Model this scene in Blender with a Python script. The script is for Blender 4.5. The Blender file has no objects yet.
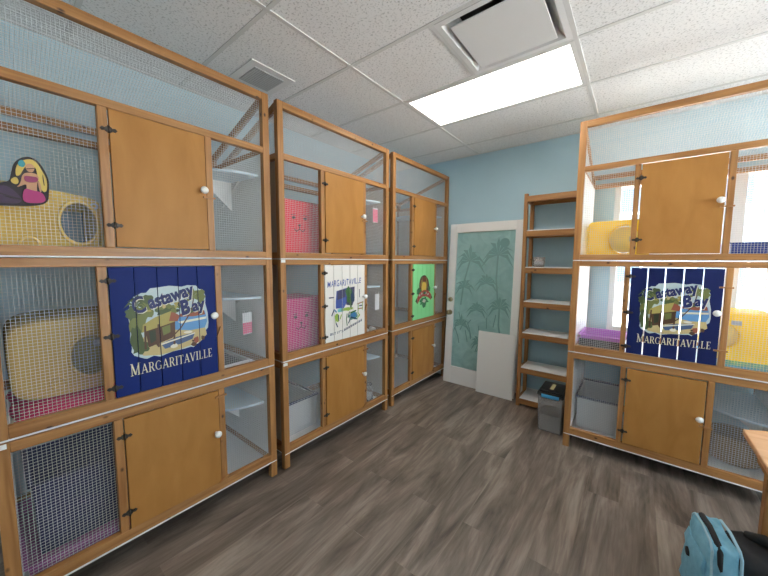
import bpy, bmesh, math, random
from mathutils import Vector, Matrix
random.seed(7)
C = bpy.context.scene.collection
S = bpy.context.scene
PI = math.pi

# ------------------------------------------------------------------ camera, world, exposure
EYE = 1.545
yaw, pitch, roll = 0.6717, 0.0864, 0.0053
cam = bpy.data.objects.new('camera', bpy.data.cameras.new('camera'))
C.objects.link(cam)
cy, sy, cp, sp = math.cos(yaw), math.sin(yaw), math.cos(pitch), math.sin(pitch)
Fv = Vector((-sy*cp, cy*cp, -sp)); Rv = Vector((cy, sy, 0)); Uv = Rv.cross(Fv)
cr, sr = math.cos(roll), math.sin(roll)
R2 = cr*Rv + sr*Uv; U2 = -sr*Rv + cr*Uv
m = Matrix((R2, U2, -Fv)).transposed().to_4x4(); m.translation = (0, 0, EYE)
cam.matrix_world = m
cam.data.sensor_width = 36; cam.data.lens = 316.34/768*36; cam.data.clip_start = 0.03
S.camera = cam
W = bpy.data.worlds.new('sky'); S.world = W; W.use_nodes = True
W.node_tree.nodes['Background'].inputs[0].default_value = (0.74, 0.88, 1.0, 1)
W.node_tree.nodes['Background'].inputs[1].default_value = 4.0
sun = bpy.data.objects.new('sun', bpy.data.lights.new('sun', 'SUN')); C.objects.link(sun)
sun.data.energy = 34; sun.data.angle = .01; sun.data.color = (1, .97, .92)
sun.rotation_euler = (math.radians(38), 0, math.radians(-76))
S.view_settings.view_transform = 'Standard'; S.view_settings.look = 'None'
S.view_settings.exposure = 0.82; S.view_settings.gamma = 1.0
S.view_settings.use_curve_mapping = False
S.cycles.use_denoising = True
S.cycles.max_bounces = 8; S.cycles.diffuse_bounces = 5; S.cycles.transmission_bounces = 6
S.cycles.transparent_max_bounces = 12
LAMP = 4.8          # brightness of the ceiling panels
LAMPCOL = (1.0, 0.95, 0.88)

# ------------------------------------------------------------------ materials
def srgb(r, g, b):
    f = lambda c: (c/255/12.92) if c/255 <= .04045 else ((c/255+.055)/1.055)**2.4
    return (f(r), f(g), f(b), 1)
def mat(name, col, rough=.5, metal=0., **kw):
    M = bpy.data.materials.new(name); M.use_nodes = True
    b = M.node_tree.nodes['Principled BSDF']
    b.inputs['Base Color'].default_value = col if len(col) == 4 else (*col, 1)
    b.inputs['Roughness'].default_value = rough; b.inputs['Metallic'].default_value = metal
    for k, v in kw.items(): b.inputs[k].default_value = v
    return M
def nodes(M): return M.node_tree.nodes, M.node_tree.links, M.node_tree.nodes['Principled BSDF']
def noise_col(M, c1, c2, scale=(1, 1, 1), nscale=5., detail=5., lo=.3, hi=.7, coord='Object', dist=0., bump=0., bscale=None):
    N, L, b = nodes(M)
    tc = N.new('ShaderNodeTexCoord'); mp = N.new('ShaderNodeMapping'); nz = N.new('ShaderNodeTexNoise'); rp = N.new('ShaderNodeValToRGB')
    mp.inputs['Scale'].default_value = scale
    nz.inputs['Scale'].default_value = nscale; nz.inputs['Detail'].default_value = detail; nz.inputs['Distortion'].default_value = dist
    rp.color_ramp.elements[0].position = lo; rp.color_ramp.elements[1].position = hi
    rp.color_ramp.elements[0].color = c1; rp.color_ramp.elements[1].color = c2
    L.new(tc.outputs[coord], mp.inputs[0]); L.new(mp.outputs[0], nz.inputs['Vector']); L.new(nz.outputs[0], rp.inputs[0]); L.new(rp.outputs[0], b.inputs['Base Color'])
    if bump:
        bp = N.new('ShaderNodeBump'); bp.inputs['Strength'].default_value = bump; bp.inputs['Distance'].default_value = .002
        L.new(nz.outputs[0], bp.inputs['Height']); L.new(bp.outputs[0], b.inputs['Normal'])
    return rp
def pine(name, c1, c2, ck, rough=.42):
    M = mat(name, c1, rough); N, L, b = nodes(M)
    rp = noise_col(M, c1, c2, (2.2, 38, 38), 1.0, 6, .3, .72, 'UV', .6)
    tc = N.new('ShaderNodeTexCoord'); mp = N.new('ShaderNodeMapping'); mp.inputs['Scale'].default_value = (9, 15, 1)
    vo = N.new('ShaderNodeTexVoronoi'); vo.inputs['Scale'].default_value = 1.0; vo.feature = 'F1'
    kr = N.new('ShaderNodeValToRGB'); kr.color_ramp.elements[0].position = .06; kr.color_ramp.elements[1].position = .15
    kr.color_ramp.elements[0].color = (1, 1, 1, 1); kr.color_ramp.elements[1].color = (0, 0, 0, 1)
    mx = N.new('ShaderNodeMix'); mx.data_type = 'RGBA'
    L.new(tc.outputs['UV'], mp.inputs[0]); L.new(mp.outputs[0], vo.inputs['Vector']); L.new(vo.outputs['Distance'], kr.inputs[0])
    L.new(kr.outputs[0], mx.inputs[0]); L.new(rp.outputs[0], mx.inputs[6]); mx.inputs[7].default_value = ck
    L.new(mx.outputs[2], b.inputs['Base Color'])
    return M
M = {}
M['pine'] = pine('varnished_pine', srgb(146, 98, 52), srgb(184, 134, 80), srgb(62, 34, 18))
M['ply'] = mat('varnished_plywood', (1, 1, 1), .5, 0, **{'Specular IOR Level': .3})
noise_col(M['ply'], srgb(166, 114, 54), srgb(181, 129, 67), (1.3, 4, 4), 2.2, 5, .3, .7, 'UV', .5)
M['table'] = mat('pale_table_wood', (1, 1, 1), .45)
noise_col(M['table'], srgb(205, 150, 105), srgb(226, 178, 134), (3, 30, 30), 1.0, 5, .3, .7, 'Object', .5)
M['wire'] = mat('galvanised_wire', (.72, .73, .73), .4, .0)
M['board'] = mat('white_plastic_board', (.86, .86, .86), .4)
M['white'] = mat('white_paint', (.82, .82, .81), .4)
M['sideb'] = mat('beige_side_board', srgb(196, 184, 168), .6)
M['sidew'] = mat('white_side_board', (.93, .93, .92), .4)
M['knob'] = mat('white_ceramic', (.88, .87, .84), .15)
M['iron'] = mat('dark_bronze', (.05, .042, .035), .5, .5)
M['blue'] = mat('royal_blue_paint', srgb(10, 36, 106), .6, 0, **{'Specular IOR Level': .25})
M['navyp'] = mat('navy_paint', srgb(14, 28, 84), .6, 0, **{'Specular IOR Level': .25})
M['wpaint'] = mat('white_door_paint', srgb(232, 228, 220), .4)
M['green'] = mat('bright_green_paint', srgb(140, 222, 150), .4)
M['wall'] = mat('blue_wall_paint', (1, 1, 1), .75)
noise_col(M['wall'], srgb(174, 206, 219), srgb(179, 210, 223), (1, 1, 1), 3, 4)
M['grid'] = mat('ceiling_grid_white', (.72, .72, .71), .5)
M['panel'] = mat('white_panel', (.8, .8, .8), .5)
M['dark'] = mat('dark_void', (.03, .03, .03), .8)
M['grille'] = mat('grey_grille', (.55, .55, .55), .6)
M['vinylwhite'] = mat('window_vinyl', (.85, .86, .86), .35)
M['brass'] = mat('aged_brass', (.42, .34, .22), .3, 1.0)
M['steel'] = mat('satin_nickel', (.62, .6, .56), .28, 1.0)
M['yellow'] = mat('yellow_plastic', srgb(238, 200, 100), .35)
M['yellowb'] = mat('bright_yellow_plastic', srgb(255, 205, 0), .3)
M['tan'] = mat('tan_plastic', srgb(206, 176, 108), .25)
M['limeg'] = mat('lime_plastic', srgb(186, 205, 50), .4)
M['pinkf'] = mat('pink_fabric', srgb(232, 62, 118), .85)
M['pinkb'] = mat('pink_box', srgb(226, 34, 64), .6)
M['pinkm'] = mat('magenta_box', srgb(206, 46, 128), .6)
M['lilac'] = mat('lilac_plastic', srgb(196, 120, 205), .5)
M['purple'] = mat('plum_plastic', srgb(150, 80, 140), .5)
M['navy'] = mat('navy_plastic', srgb(36, 42, 84), .5)
M['cobalt'] = mat('cobalt_plastic', srgb(34, 62, 150), .45)
M['charcoal'] = mat('charcoal_plastic', srgb(58, 58, 66), .5)
M['greyp'] = mat('pale_grey_plastic', srgb(198, 200, 202), .5)
M['paleb'] = mat('pale_blue_laminate', srgb(208, 228, 240), .35)
M['aqua'] = mat('aqua_plastic', srgb(84, 176, 226), .4)
M['ink'] = mat('black_ink', srgb(40, 24, 30), .6)
M['paper'] = mat('white_paper', (.85, .85, .84), .7)
M['pinkpaper'] = mat('pink_paper', srgb(238, 120, 150), .7)
M['wicker'] = mat('tan_wicker', srgb(150, 120, 80), .7)
M['black'] = mat('black_plastic', (.018, .018, .02), .35)
M['blackf'] = mat('black_fabric', (.018, .018, .02), .8)
M['bagblue'] = mat('light_blue_nylon', (1, 1, 1), .65)
noise_col(M['bagblue'], srgb(120, 184, 212), srgb(144, 205, 228), (1, 1, 1), 30, 4, bump=.2)
M['baglight'] = mat('pale_blue_piping', srgb(172, 212, 228), .6)
M['glassware'] = mat('clear_glass', (.95, .97, .98), .05, 0, **{'Transmission Weight': .9, 'IOR': 1.25})
M['smoke'] = mat('clear_grey_plastic', (.78, .78, .78), .15, 0, **{'Transmission Weight': .75, 'IOR': 1.1})
M['pane'] = mat('window_glass', (1, 1, 1), .0, 0, **{'Transmission Weight': 1.0, 'IOR': 1.02, 'Specular IOR Level': .2})
M['etched'] = mat('frosted_teal_glass', srgb(150, 192, 192), .35, 0, **{'Transmission Weight': .2, 'IOR': 1.3})
noise_col(M['etched'], srgb(150, 192, 192), srgb(176, 214, 212), (1, 1, 1), 7, 5, .35, .7, dist=1.5)
M['etchdark'] = mat('etched_lines', srgb(122, 164, 164), .5)
M['asphalt'] = mat('pale_asphalt', (.6, .59, .57), .9)
M['stucco'] = mat('pale_stucco', (.17, .205, .225), .9)
M['farglass'] = mat('far_window_glass', (.08, .11, .15), .2)

M['tailblue'] = mat('car_blue', srgb(60, 90, 150), .3)
def lamp_mat():
    m = mat('lit_diffuser', (.9, .9, .9), .5)
    b = m.node_tree.nodes['Principled BSDF']
    b.inputs['Emission Color'].default_value = (*LAMPCOL, 1); b.inputs['Emission Strength'].default_value = LAMP
    return m
M['lamp'] = lamp_mat()
def translucent(m, col, k):
    N, L, b = nodes(m); tr = N.new('ShaderNodeBsdfTranslucent'); tr.inputs[0].default_value = col; mx = N.new('ShaderNodeMixShader'); mx.inputs[0].default_value = k
    out = N['Material Output']; L.new(b.outputs[0], mx.inputs[1]); L.new(tr.outputs[0], mx.inputs[2]); L.new(mx.outputs[0], out.inputs[0])
translucent(M['yellowb'], srgb(255, 226, 80), .6); M['paledisc'] = mat('pale_yellow_disc', srgb(255, 236, 150), .4); translucent(M['paledisc'], srgb(255, 244, 190), .6)
translucent(M['lilac'], srgb(220, 150, 225), .4); translucent(M['sideb'], srgb(214, 202, 186), .2)
def art(r, g, b): 
    k = 'paint_%d_%d_%d' % (r, g, b)
    if k not in M: M[k] = mat(k, srgb(r, g, b), .5)
    return M[k]
# ceiling tile: pale mineral fibre with pin holes
def tile_mat():
    m = mat('mineral_fibre_tile', (.7, .7, .7), .9); N, L, b = nodes(m)
    rp = noise_col(m, (.54, .54, .54, 1), (.92, .92, .92, 1), (1, 1, 1), 85, 3, .28, .47)
    return m
M['tile'] = tile_mat()
def floor_mat():
    m = mat('vinyl_plank', (1, 1, 1), .42); N, L, b = nodes(m)
    tc = N.new('ShaderNodeTexCoord')
    mp = N.new('ShaderNodeMapping'); mp.inputs['Rotation'].default_value = (0, 0, PI/2)
    br = N.new('ShaderNodeTexBrick'); br.offset = .37; br.inputs['Scale'].default_value = 1.0
    br.inputs['Brick Width'].default_value = 1.22; br.inputs['Row Height'].default_value = .18
    br.inputs['Mortar Size'].default_value = .0012; br.inputs['Mortar Smooth'].default_value = 0
    br.inputs['Color1'].default_value = (.0, .0, .0, 1); br.inputs['Color2'].default_value = (1, 1, 1, 1); br.inputs['Mortar'].default_value = (.2, .2, .2, 1)
    L.new(tc.outputs['Object'], mp.inputs[0]); L.new(mp.outputs[0], br.inputs['Vector'])
    # per plank offset of the grain
    mul = N.new('ShaderNodeVectorMath'); mul.operation = 'MULTIPLY_ADD'
    mul.inputs[1].default_value = (.7, 1.3, 0)
    mp2 = N.new('ShaderNodeMapping'); mp2.inputs['Scale'].default_value = (6, .85, 1)
    L.new(tc.outputs['Object'], mp2.inputs[0])
    L.new(br.outputs['Color'], mul.inputs[0]); L.new(mp2.outputs[0], mul.inputs[2])
    nz = N.new('ShaderNodeTexNoise'); nz.inputs['Scale'].default_value = 1.0; nz.inputs['Detail'].default_value = 8; nz.inputs['Roughness'].default_value = .62; nz.inputs['Distortion'].default_value = 1.3
    L.new(mul.outputs[0], nz.inputs['Vector'])
    rp = N.new('ShaderNodeValToRGB')
    e = rp.color_ramp.elements; e[0].position = .33; e[1].position = .70
    e[0].color = srgb(84, 74, 66); e[1].color = srgb(158, 146, 134)
    k = rp.color_ramp.elements.new(.5); k.color = srgb(120, 108, 98)
    mp3 = N.new('ShaderNodeMapping'); mp3.inputs['Scale'].default_value = (70, 5, 1); n3 = N.new('ShaderNodeTexNoise'); n3.inputs['Scale'].default_value = 1; n3.inputs['Detail'].default_value = 6
    L.new(tc.outputs['Object'], mp3.inputs[0]); L.new(mp3.outputs[0], n3.inputs['Vector'])
    ad = N.new('ShaderNodeMath'); ad.operation = 'MULTIPLY_ADD'; ad.inputs[1].default_value = .24; ad.inputs[2].default_value = -.12; L.new(n3.outputs[0], ad.inputs[0])
    a2 = N.new('ShaderNodeMath'); a2.operation = 'ADD'; L.new(nz.outputs[0], a2.inputs[0]); L.new(ad.outputs[0], a2.inputs[1])
    L.new(a2.outputs[0], rp.inputs[0])
    hs = N.new('ShaderNodeMix'); hs.data_type = 'RGBA'; hs.blend_type = 'MULTIPLY'; hs.inputs[0].default_value = 1
    r2 = N.new('ShaderNodeValToRGB'); r2.color_ramp.elements[0].color = (.96, .96, .96, 1); r2.color_ramp.elements[1].color = (1.06, 1.05, 1.04, 1)
    L.new(br.outputs['Color'], r2.inputs[0]); L.new(rp.outputs[0], hs.inputs[6]); L.new(r2.outputs[0], hs.inputs[7])
    L.new(hs.outputs[2], b.inputs['Base Color'])
    bp = N.new('ShaderNodeBump'); bp.inputs['Strength'].default_value = .12; bp.inputs['Distance'].default_value = .002
    L.new(nz.outputs[0], bp.inputs['Height']); L.new(bp.outputs[0], b.inputs['Normal'])
    return m
M['floor'] = floor_mat()

# ------------------------------------------------------------------ mesh helpers
class MB:
    def __init__(s): s.v = []; s.f = []; s.uv = []; s.mi = []; s.sm = []
    def add(s, vs, fs, uvs=None, mi=0, smooth=False):
        b = len(s.v); s.v += [tuple(p) for p in vs]
        for i, f in enumerate(fs):
            s.f.append([b+k for k in f]); s.mi.append(mi); s.sm.append(smooth)
            s.uv.append(uvs[i] if uvs else [(vs[k][0], vs[k][1]+vs[k][2]) for k in f])
        return s
    def box(s, x0, x1, y0, y1, z0, z1, mi=0, grain=None):
        lo = (min(x0, x1), min(y0, y1), min(z0, z1)); hi = (max(x0, x1), max(y0, y1), max(z0, z1))
        dim = [hi[i]-lo[i] for i in range(3)]; g = dim.index(max(dim)) if grain is None else grain
        vs = [(lo[0] if a == 0 else hi[0], lo[1] if b == 0 else hi[1], lo[2] if c == 0 else hi[2]) for a in (0, 1) for b in (0, 1) for c in (0, 1)]
        fs = [(0, 1, 3, 2), (4, 6, 7, 5), (0, 4, 5, 1), (2, 3, 7, 6), (0, 2, 6, 4), (1, 5, 7, 3)]
        ou, ov = random.uniform(0, 40), random.uniform(0, 40); o = [k for k in range(3) if k != g]
        uvs = [[(vs[k][g]+ou, vs[k][o[0]]+vs[k][o[1]]*1.0+ov) for k in f] for f in fs]
        return s.add(vs, fs, uvs, mi)
    def beam(s, p, q, a, b, mi=0, up=(0, 0, 1)):
        p, q = Vector(p), Vector(q); d = (q-p); ln = d.length; d.normalize()
        u = Vector(up); x = d.cross(u)
        if x.length < 1e-5: x = d.cross(Vector((1, 0, 0)))
        x.normalize(); y = x.cross(d)
        vs = [o + x*(i*a/2) + y*(j*b/2) for o in (p, q) for (i, j) in ((-1, -1), (1, -1), (1, 1), (-1, 1))]
        fs = [(0, 1, 5, 4), (1, 2, 6, 5), (2, 3, 7, 6), (3, 0, 4, 7), (3, 2, 1, 0), (4, 5, 6, 7)]
        ou, ov = random.uniform(0, 40), random.uniform(0, 40)
        uvs = [[((0 if k < 4 else ln)+ou, ((k % 4) in (1, 2))*a+((k % 4) in (2, 3))*b+ov) for k in f] for f in fs]
        return s.add(vs, fs, uvs, mi)
    def tube(s, pts, rad, n=8, mi=0, cap=True):
        pts = [Vector(p) for p in pts]; rr = rad if isinstance(rad, (list, tuple)) else [rad]*len(pts)
        vs, fs = [], []; prev = None
        for i, p in enumerate(pts):
            d = (pts[min(i+1, len(pts)-1)] - pts[max(i-1, 0)]).normalized()
            a = prev if prev else (Vector((0, 0, 1)) if abs(d.z) < .9 else Vector((1, 0, 0)))
            x = d.cross(a)
            if x.length < 1e-5: x = d.orthogonal()
            x.normalize(); y = x.cross(d); prev = y.cross(Vector((0, 0, 0))) if False else a
            for k in range(n):
                t = 2*PI*k/n; vs.append(p + x*math.cos(t)*rr[i] + y*math.sin(t)*rr[i])
        for i in range(len(pts)-1):
            for k in range(n):
                k2 = (k+1) % n; fs.append((i*n+k, i*n+k2, (i+1)*n+k2, (i+1)*n+k))
        if cap: fs += [tuple(range(n-1, -1, -1)), tuple(range((len(pts)-1)*n, len(pts)*n))]
        return s.add(vs, fs, None, mi, True)
    def lathe(s, prof, n=16, o=(0, 0, 0), axis='z', mi=0):
        vs, fs = [], []
        for (r, h) in prof:
            for k in range(n):
                t = 2*PI*k/n; a, b = r*math.cos(t), r*math.sin(t)
                vs.append({'z': (o[0]+a, o[1]+b, o[2]+h), 'y': (o[0]+a, o[1]+h, o[2]+b), 'x': (o[0]+h, o[1]+a, o[2]+b)}[axis])
        for i in range(len(prof)-1):
            for k in range(n):
                k2 = (k+1) % n; fs.append((i*n+k, i*n+k2, (i+1)*n+k2, (i+1)*n+k))
        fs.append(tuple(range(n-1, -1, -1))); fs.append(tuple(range((len(prof)-1)*n, len(prof)*n)))
        return s.add(vs, fs, None, mi, True)
    def prism(s, poly, h0, h1, f, mi=0):
        """polygon extruded between h0 and h1; f(a,b,h) -> point"""
        n = len(poly)
        vs = [f(a, b, h0) for a, b in poly] + [f(a, b, h1) for a, b in poly]
        fs = [tuple(range(n-1, -1, -1)), tuple(range(n, 2*n))] + [(k, (k+1) % n, n+(k+1) % n, n+k) for k in range(n)]
        return s.add(vs, fs, None, mi)
    def mesh(s, name, mats):
        me = bpy.data.meshes.new(name); me.from_pydata(s.v, [], s.f)
        for m_ in (mats if isinstance(mats, (list, tuple)) else [mats]): me.materials.append(m_)
        uv = me.uv_layers.new(name='UVMap'); i = 0
        flat = []
        for u in s.uv: flat += [c for p in u for c in p]
        uv.data.foreach_set('uv', flat)
        me.polygons.foreach_set('material_index', s.mi); me.polygons.foreach_set('use_smooth', s.sm)
        bm = bmesh.new(); bm.from_mesh(me); bmesh.ops.recalc_face_normals(bm, faces=bm.faces); bm.to_mesh(me); bm.free()
        me.update(); return me
    def build(s, name, mats, parent=None, bevel=0., loc=(0, 0, 0), rot=(0, 0, 0), smooth=0):
        return link(name, s.mesh(name, mats), parent, bevel, loc, rot)
def link(name, me, parent=None, bevel=0., loc=(0, 0, 0), rot=(0, 0, 0)):
    o = bpy.data.objects.new(name, me); C.objects.link(o); o.parent = parent
    o.location = loc; o.rotation_euler = rot
    if bevel:
        md = o.modifiers.new('bevel', 'BEVEL'); md.width = bevel; md.segments = 2; md.limit_method = 'ANGLE'; md.angle_limit = math.radians(50)
    return o
def tag(o, label, cat, group=None, kind=None):
    if label: o['label'] = label
    if cat: o['category'] = cat
    if group: o['group'] = group
    if kind: o['kind'] = kind
    return o
def thing(name, label, cat, loc=(0, 0, 0), rotz=0, group=None, parent=None, rot=None):
    o = bpy.data.objects.new(name, None); C.objects.link(o)
    o.empty_display_size = .1; o.location = loc; o.rotation_euler = rot or (0, 0, rotz)
    return tag(o, label, cat, group)
def struct(o): o['kind'] = 'structure'; return o

# ------------------------------------------------------------------ room
XW, YB, HC = -2.759, 3.80, 2.832
XE, YF = 2.20, -2.30
xg, yg = -1.568, 2.2075
struct(MB().box(XW-.1, XE+.1, YF-.1, YB+.15, -.1, 0).build('floor', M['floor']))
struct(MB().box(XW-.1, XW, YF-.1, YB+.15, 0, HC+.3).build('wall_left', M['wall']))
ADDED_RW = ((.55, 2.75),)          # added window in the unseen right wall, to brighten the room
wr = MB(); ye = YF-.1
for a, b in ADDED_RW + ((YB+.15, None),):
    wr.box(XE, XE+.15, ye, a, 0, HC+.3); ye = b
    if b is None: break
    wr.box(XE, XE+.15, a, b, 0, .60); wr.box(XE, XE+.15, a, b, 2.60, HC+.3)
struct(wr.build('wall_right', M['wpaint']))
struct(MB().box(XW, XE, YF-.1, YF, 0, HC+.3).build('wall_front', M['wall']))
WX0, WX1, WZ0, WZ1 = -.20, 1.50, .86, 2.30
wb = MB()
wb.box(XW, WX0, YB, YB+.15, 0, HC+.3); wb.box(WX1, XE, YB, YB+.15, 0, HC+.3)
wb.box(WX0, WX1, YB, YB+.15, 0, WZ0); wb.box(WX0, WX1, YB, YB+.15, WZ1, HC+.3)
struct(wb.build('wall_back', M['wall']))
# ceiling tiles with openings for the lamps and the air diffuser
lamps = [(xg, yg), (xg, yg-6*.61)]  # second lamp is added out of view for more light
ct = MB(); cg = MB()
ix = range(-1, 4); iy = range(-8, 3)
for i in ix:
    for j in iy:
        for h in (0, 1):
            x0, x1 = xg+1.22*i+.61*h, xg+1.22*i+.61*h+.61; y0, y1 = yg+.61*j, yg+.61*j+.61
            if any(abs(lx-(xg+1.22*i)) < .01 and abs(ly-y0) < .01 for lx, ly in lamps): continue
            if i == 0 and h == 1 and j == -1: continue
            x0, x1, y0, y1 = max(x0, XW), min(x1, XE), max(y0, YF), min(y1, YB)
            if x1-x0 < .01 or y1-y0 < .01: continue
            ct.box(x0, x1, y0, y1, HC+.002, HC+.02)
struct(ct.build('ceiling', M['tile']))
ceil = bpy.data.objects['ceiling']
for i in ix:
    x = xg+1.22*i
    if XW < x < XE: cg.box(x-.012, x+.012, YF, YB, HC-.003, HC+.003)
for j in range(-8, 4):
    y = yg+.61*j
    if YF < y < YB: cg.box(XW, XE, y-.012, y+.012, HC-.0025, HC+.0025)
cg.box(xg+.61-.012, xg+.61+.012, yg-.61, yg, HC-.003, HC+.003)
cg.box(XW, XW+.022, YF, YB, HC-.003, HC+.001); cg.box(XW, XE, YB-.022, YB, HC-.003, HC+.001)
cg.build('ceiling_grid', M['grid'], ceil)
struct(MB().box(XW, XE, YF, YB, HC+.28, HC+.30).build('trim_1', M['dark']))   # deck above the tiles
bb = MB(); bb.box(XW, XE, YB-.012, YB, 0, .10); struct(bb.build('baseboard_back', M['white'], bevel=.003))
bb = MB(); bb.box(XW, XW+.012, YF, YB, 0, .10); struct(bb.build('baseboard_left', M['white'], bevel=.003))
# window
wf = MB()
t = .05
wf.box(WX0, WX0+t, YB+.02, YB+.11, WZ0, WZ1); wf.box(WX1-t, WX1, YB+.02, YB+.11, WZ0, WZ1)
wf.box(WX0+t, WX1-t, YB+.02, YB+.11, WZ0, WZ0+t); wf.box(WX0+t, WX1-t, YB+.02, YB+.11, WZ1-t, WZ1)
wf.box(.58, .66, YB+.02, YB+.11, WZ0+t, WZ1-t)
wf.box(WX0+t, .58, YB+.03, YB+.09, 1.58, 1.62); wf.box(.66, WX1-t, YB+.03, YB+.09, 1.58, 1.62)
win = struct(wf.build('window_1', M['vinylwhite'], bevel=.004))
wg = MB(); wg.box(WX0+t, .58, YB+.055, YB+.059, WZ0+t, WZ1-t); wg.build('pane', M['pane'], win)
wg = MB(); wg.box(.66, WX1-t, YB+.055, YB+.059, WZ0+t, WZ1-t); wg.build('pane', M['pane'], win)
ws = MB(); ws.box(WX0-.03, WX1+.03, YB-.005, YB+.02, WZ0-.03, WZ0); ws.build('window_sill', M['white'], win, bevel=.003)
for i, (a, b) in enumerate(ADDED_RW):  # frame and panes of the added right-wall window
    wf = MB(); x0, x1 = XE+.03, XE+.11
    for q0, q1, z0, z1 in ((a, a+t, .60, 2.60), (b-t, b, .60, 2.60), (a+t, b-t, .60, .60+t), (a+t, b-t, 2.60-t, 2.60), ((a+b)/2-.03, (a+b)/2+.03, .60+t, 2.60-t)): wf.box(x0, x1, q0, q1, z0, z1)
    w2 = struct(wf.build('window_%d' % (i+2), M['vinylwhite'], bevel=.004))
    for q0, q1 in ((a+t, (a+b)/2-.03), ((a+b)/2+.03, b-t)): wg = MB(); wg.box(XE+.066, XE+.07, q0, q1, .60+t, 2.60-t); wg.build('pane', M['pane'], w2)
# outside
struct(MB().box(-14, 40, -25, 40, -.5, -.4).build('ground', M['asphalt']))

fb = thing('building', 'pale blue building across the street added to dim the view through the back window', 'building', (4, 16, -.4))  # made-up building, keeps the bright window view from washing out
b = MB(); b.box(-9, 9, 0, 8, 0, 6.2); b.build('wall', M['stucco'], fb)
b = MB(); b.box(-9.3, 9.3, -.3, 8.3, 6.2, 6.5); b.build('roof', M['vinylwhite'], fb)
for kx in range(6):
    for kz in (1.0, 3.8): 
        b = MB(); b.box(-8+kx*2.8, -6.6+kx*2.8, -.05, .0, kz, kz+1.4); w2 = b.build('window', M['vinylwhite'], fb)
        b = MB(); b.box(-7.9+kx*2.8, -6.7+kx*2.8, -.06, -.04, kz+.1, kz+1.3); b.build('pane', M['farglass'], w2)
# ceiling lamps
def troffer(x, y, label):
    t_ = thing('ceiling_lamp', label, 'ceiling lamp', (x+.61, y+.305, HC), group='ceiling light panels')
    f = MB()
    for a in ((-.598, .598, -.293, -.268), (-.598, .598, .268, .293), (-.598, -.573, -.268, .268), (.573, .598, -.268, .268)): f.box(*a, -.004, .02)
    f.build('frame', M['white'], t_)
    MB().box(-.573, .573, -.268, .268, .001, .012).build('diffuser', M['lamp'], t_)
    h = MB(); h.box(-.6, .6, -.295, .295, .06, .08); h.build('housing', M['white'], t_)
labs = ['bright white rectangular ceiling light panel in front of the square air diffuser',
        'added ceiling light panel overhead, unseen behind the viewer']
for (x, y), lb in zip(lamps, labs): troffer(x, y, lb)
# air diffuser: flared frame, dark throat, hanging plaque
ad = thing('air_diffuser', 'square white air diffuser with hanging plate beside the lit ceiling panel', 'air vent', (xg+.915, yg-.305, HC))
f = MB()
for k in range(4):
    c, s_ = math.cos(k*PI/2), math.sin(k*PI/2); rt = lambda x, y, z: (x*c-y*s_, x*s_+y*c, z)
    o, i_ = .293, .262
    f.add([rt(-o, -o, -.004), rt(o, -o, -.004), rt(i_, -i_, -.006), rt(-i_, -i_, -.006)], [(0, 1, 2, 3)])
    f.add([rt(-i_, -i_, -.006), rt(i_, -i_, -.006), rt(.2, -.2, .07), rt(-.2, -.2, .07)], [(0, 1, 2, 3)])
f.build('flared_frame', M['panel'], ad)
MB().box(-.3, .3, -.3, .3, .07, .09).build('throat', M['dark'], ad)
MB().box(-.225, .225, -.225, .225, -.012, -.004).build('plate', M['panel'], ad, bevel=.003)
st = MB()
for a in (-.12, .12): st.tube([(a, 0, -.005), (a, 0, .07)], .006, 6)
st.build('hanger', M['grille'], ad)
# exhaust vent
ev = thing('exhaust_vent', 'small square exhaust vent with grey grille in the ceiling above nearest cages', 'air vent', (-2.165, 1.31, HC))
f = MB(); f.box(-.165, .165, -.165, .165, -.008, -.001); f.build('frame', M['white'], ev, bevel=.003)
g = MB(); g.box(-.11, .11, -.11, .11, -.011, -.008)
for k in range(14): g.box(-.108, .108, -.106+.0155*k, -.100+.0155*k, -.013, -.011)
g.build('grille', M['grille'], ev)

# ------------------------------------------------------------------ wire panels, doors, cages
PITCH, WT = .0138, .0012
def inter(poly, axis, val):
    r = []
    for i in range(len(poly)):
        p, q = poly[i], poly[(i+1) % len(poly)]
        a, b = p[axis], q[axis]
        if (a-val)*(b-val) < 0: r.append(p[1-axis] + (q[1-axis]-p[1-axis])*(val-a)/(b-a))
    return (min(r), max(r)) if len(r) >= 2 else None
def wires(poly, O, A, B):
    """square wire mesh filling a convex polygon given in (a,b); 3d point = O + a*A + b*B"""
    O, A, B = Vector(O), Vector(A).normalized(), Vector(B).normalized(); Nn = A.cross(B).normalized(); mb = MB()
    for ax in (0, 1):
        lo = min(p[ax] for p in poly); hi = max(p[ax] for p in poly); n = int((hi-lo)/PITCH)
        for k in range(n+1):
            v = lo + (hi-lo-n*PITCH)/2 + k*PITCH; s_ = inter(poly, ax, v)
            if not s_ or s_[1]-s_[0] < .004: continue
            off = Nn*(WT*.45)*(1 if ax else -1)
            if ax == 0: p, q = O+A*v+B*s_[0]+off, O+A*v+B*s_[1]+off; x = A
            else: p, q = O+A*s_[0]+B*v+off, O+A*s_[1]+B*v+off; x = B
            h = WT/2
            mb.add([o+x*i*h+Nn*j*h for o in (p, q) for i, j in ((-1, -1), (1, -1), (1, 1), (-1, 1))], [(0, 1, 5, 4), (1, 2, 6, 5), (2, 3, 7, 6), (3, 0, 4, 7)])
    return mb
def rectp(a0, a1, b0, b1): return [(a0, b0), (a1, b0), (a1, b1), (a0, b1)]
WIRECACHE = {}
def wire_panel(parent, poly, O, A, B):
    k = (tuple(map(tuple, poly)), tuple(O), tuple(A), tuple(B))
    if k not in WIRECACHE: WIRECACHE[k] = wires(poly, O, A, B).mesh('wire_panel', M['wire'])
    return link('wire_panel', WIRECACHE[k], parent)

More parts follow.
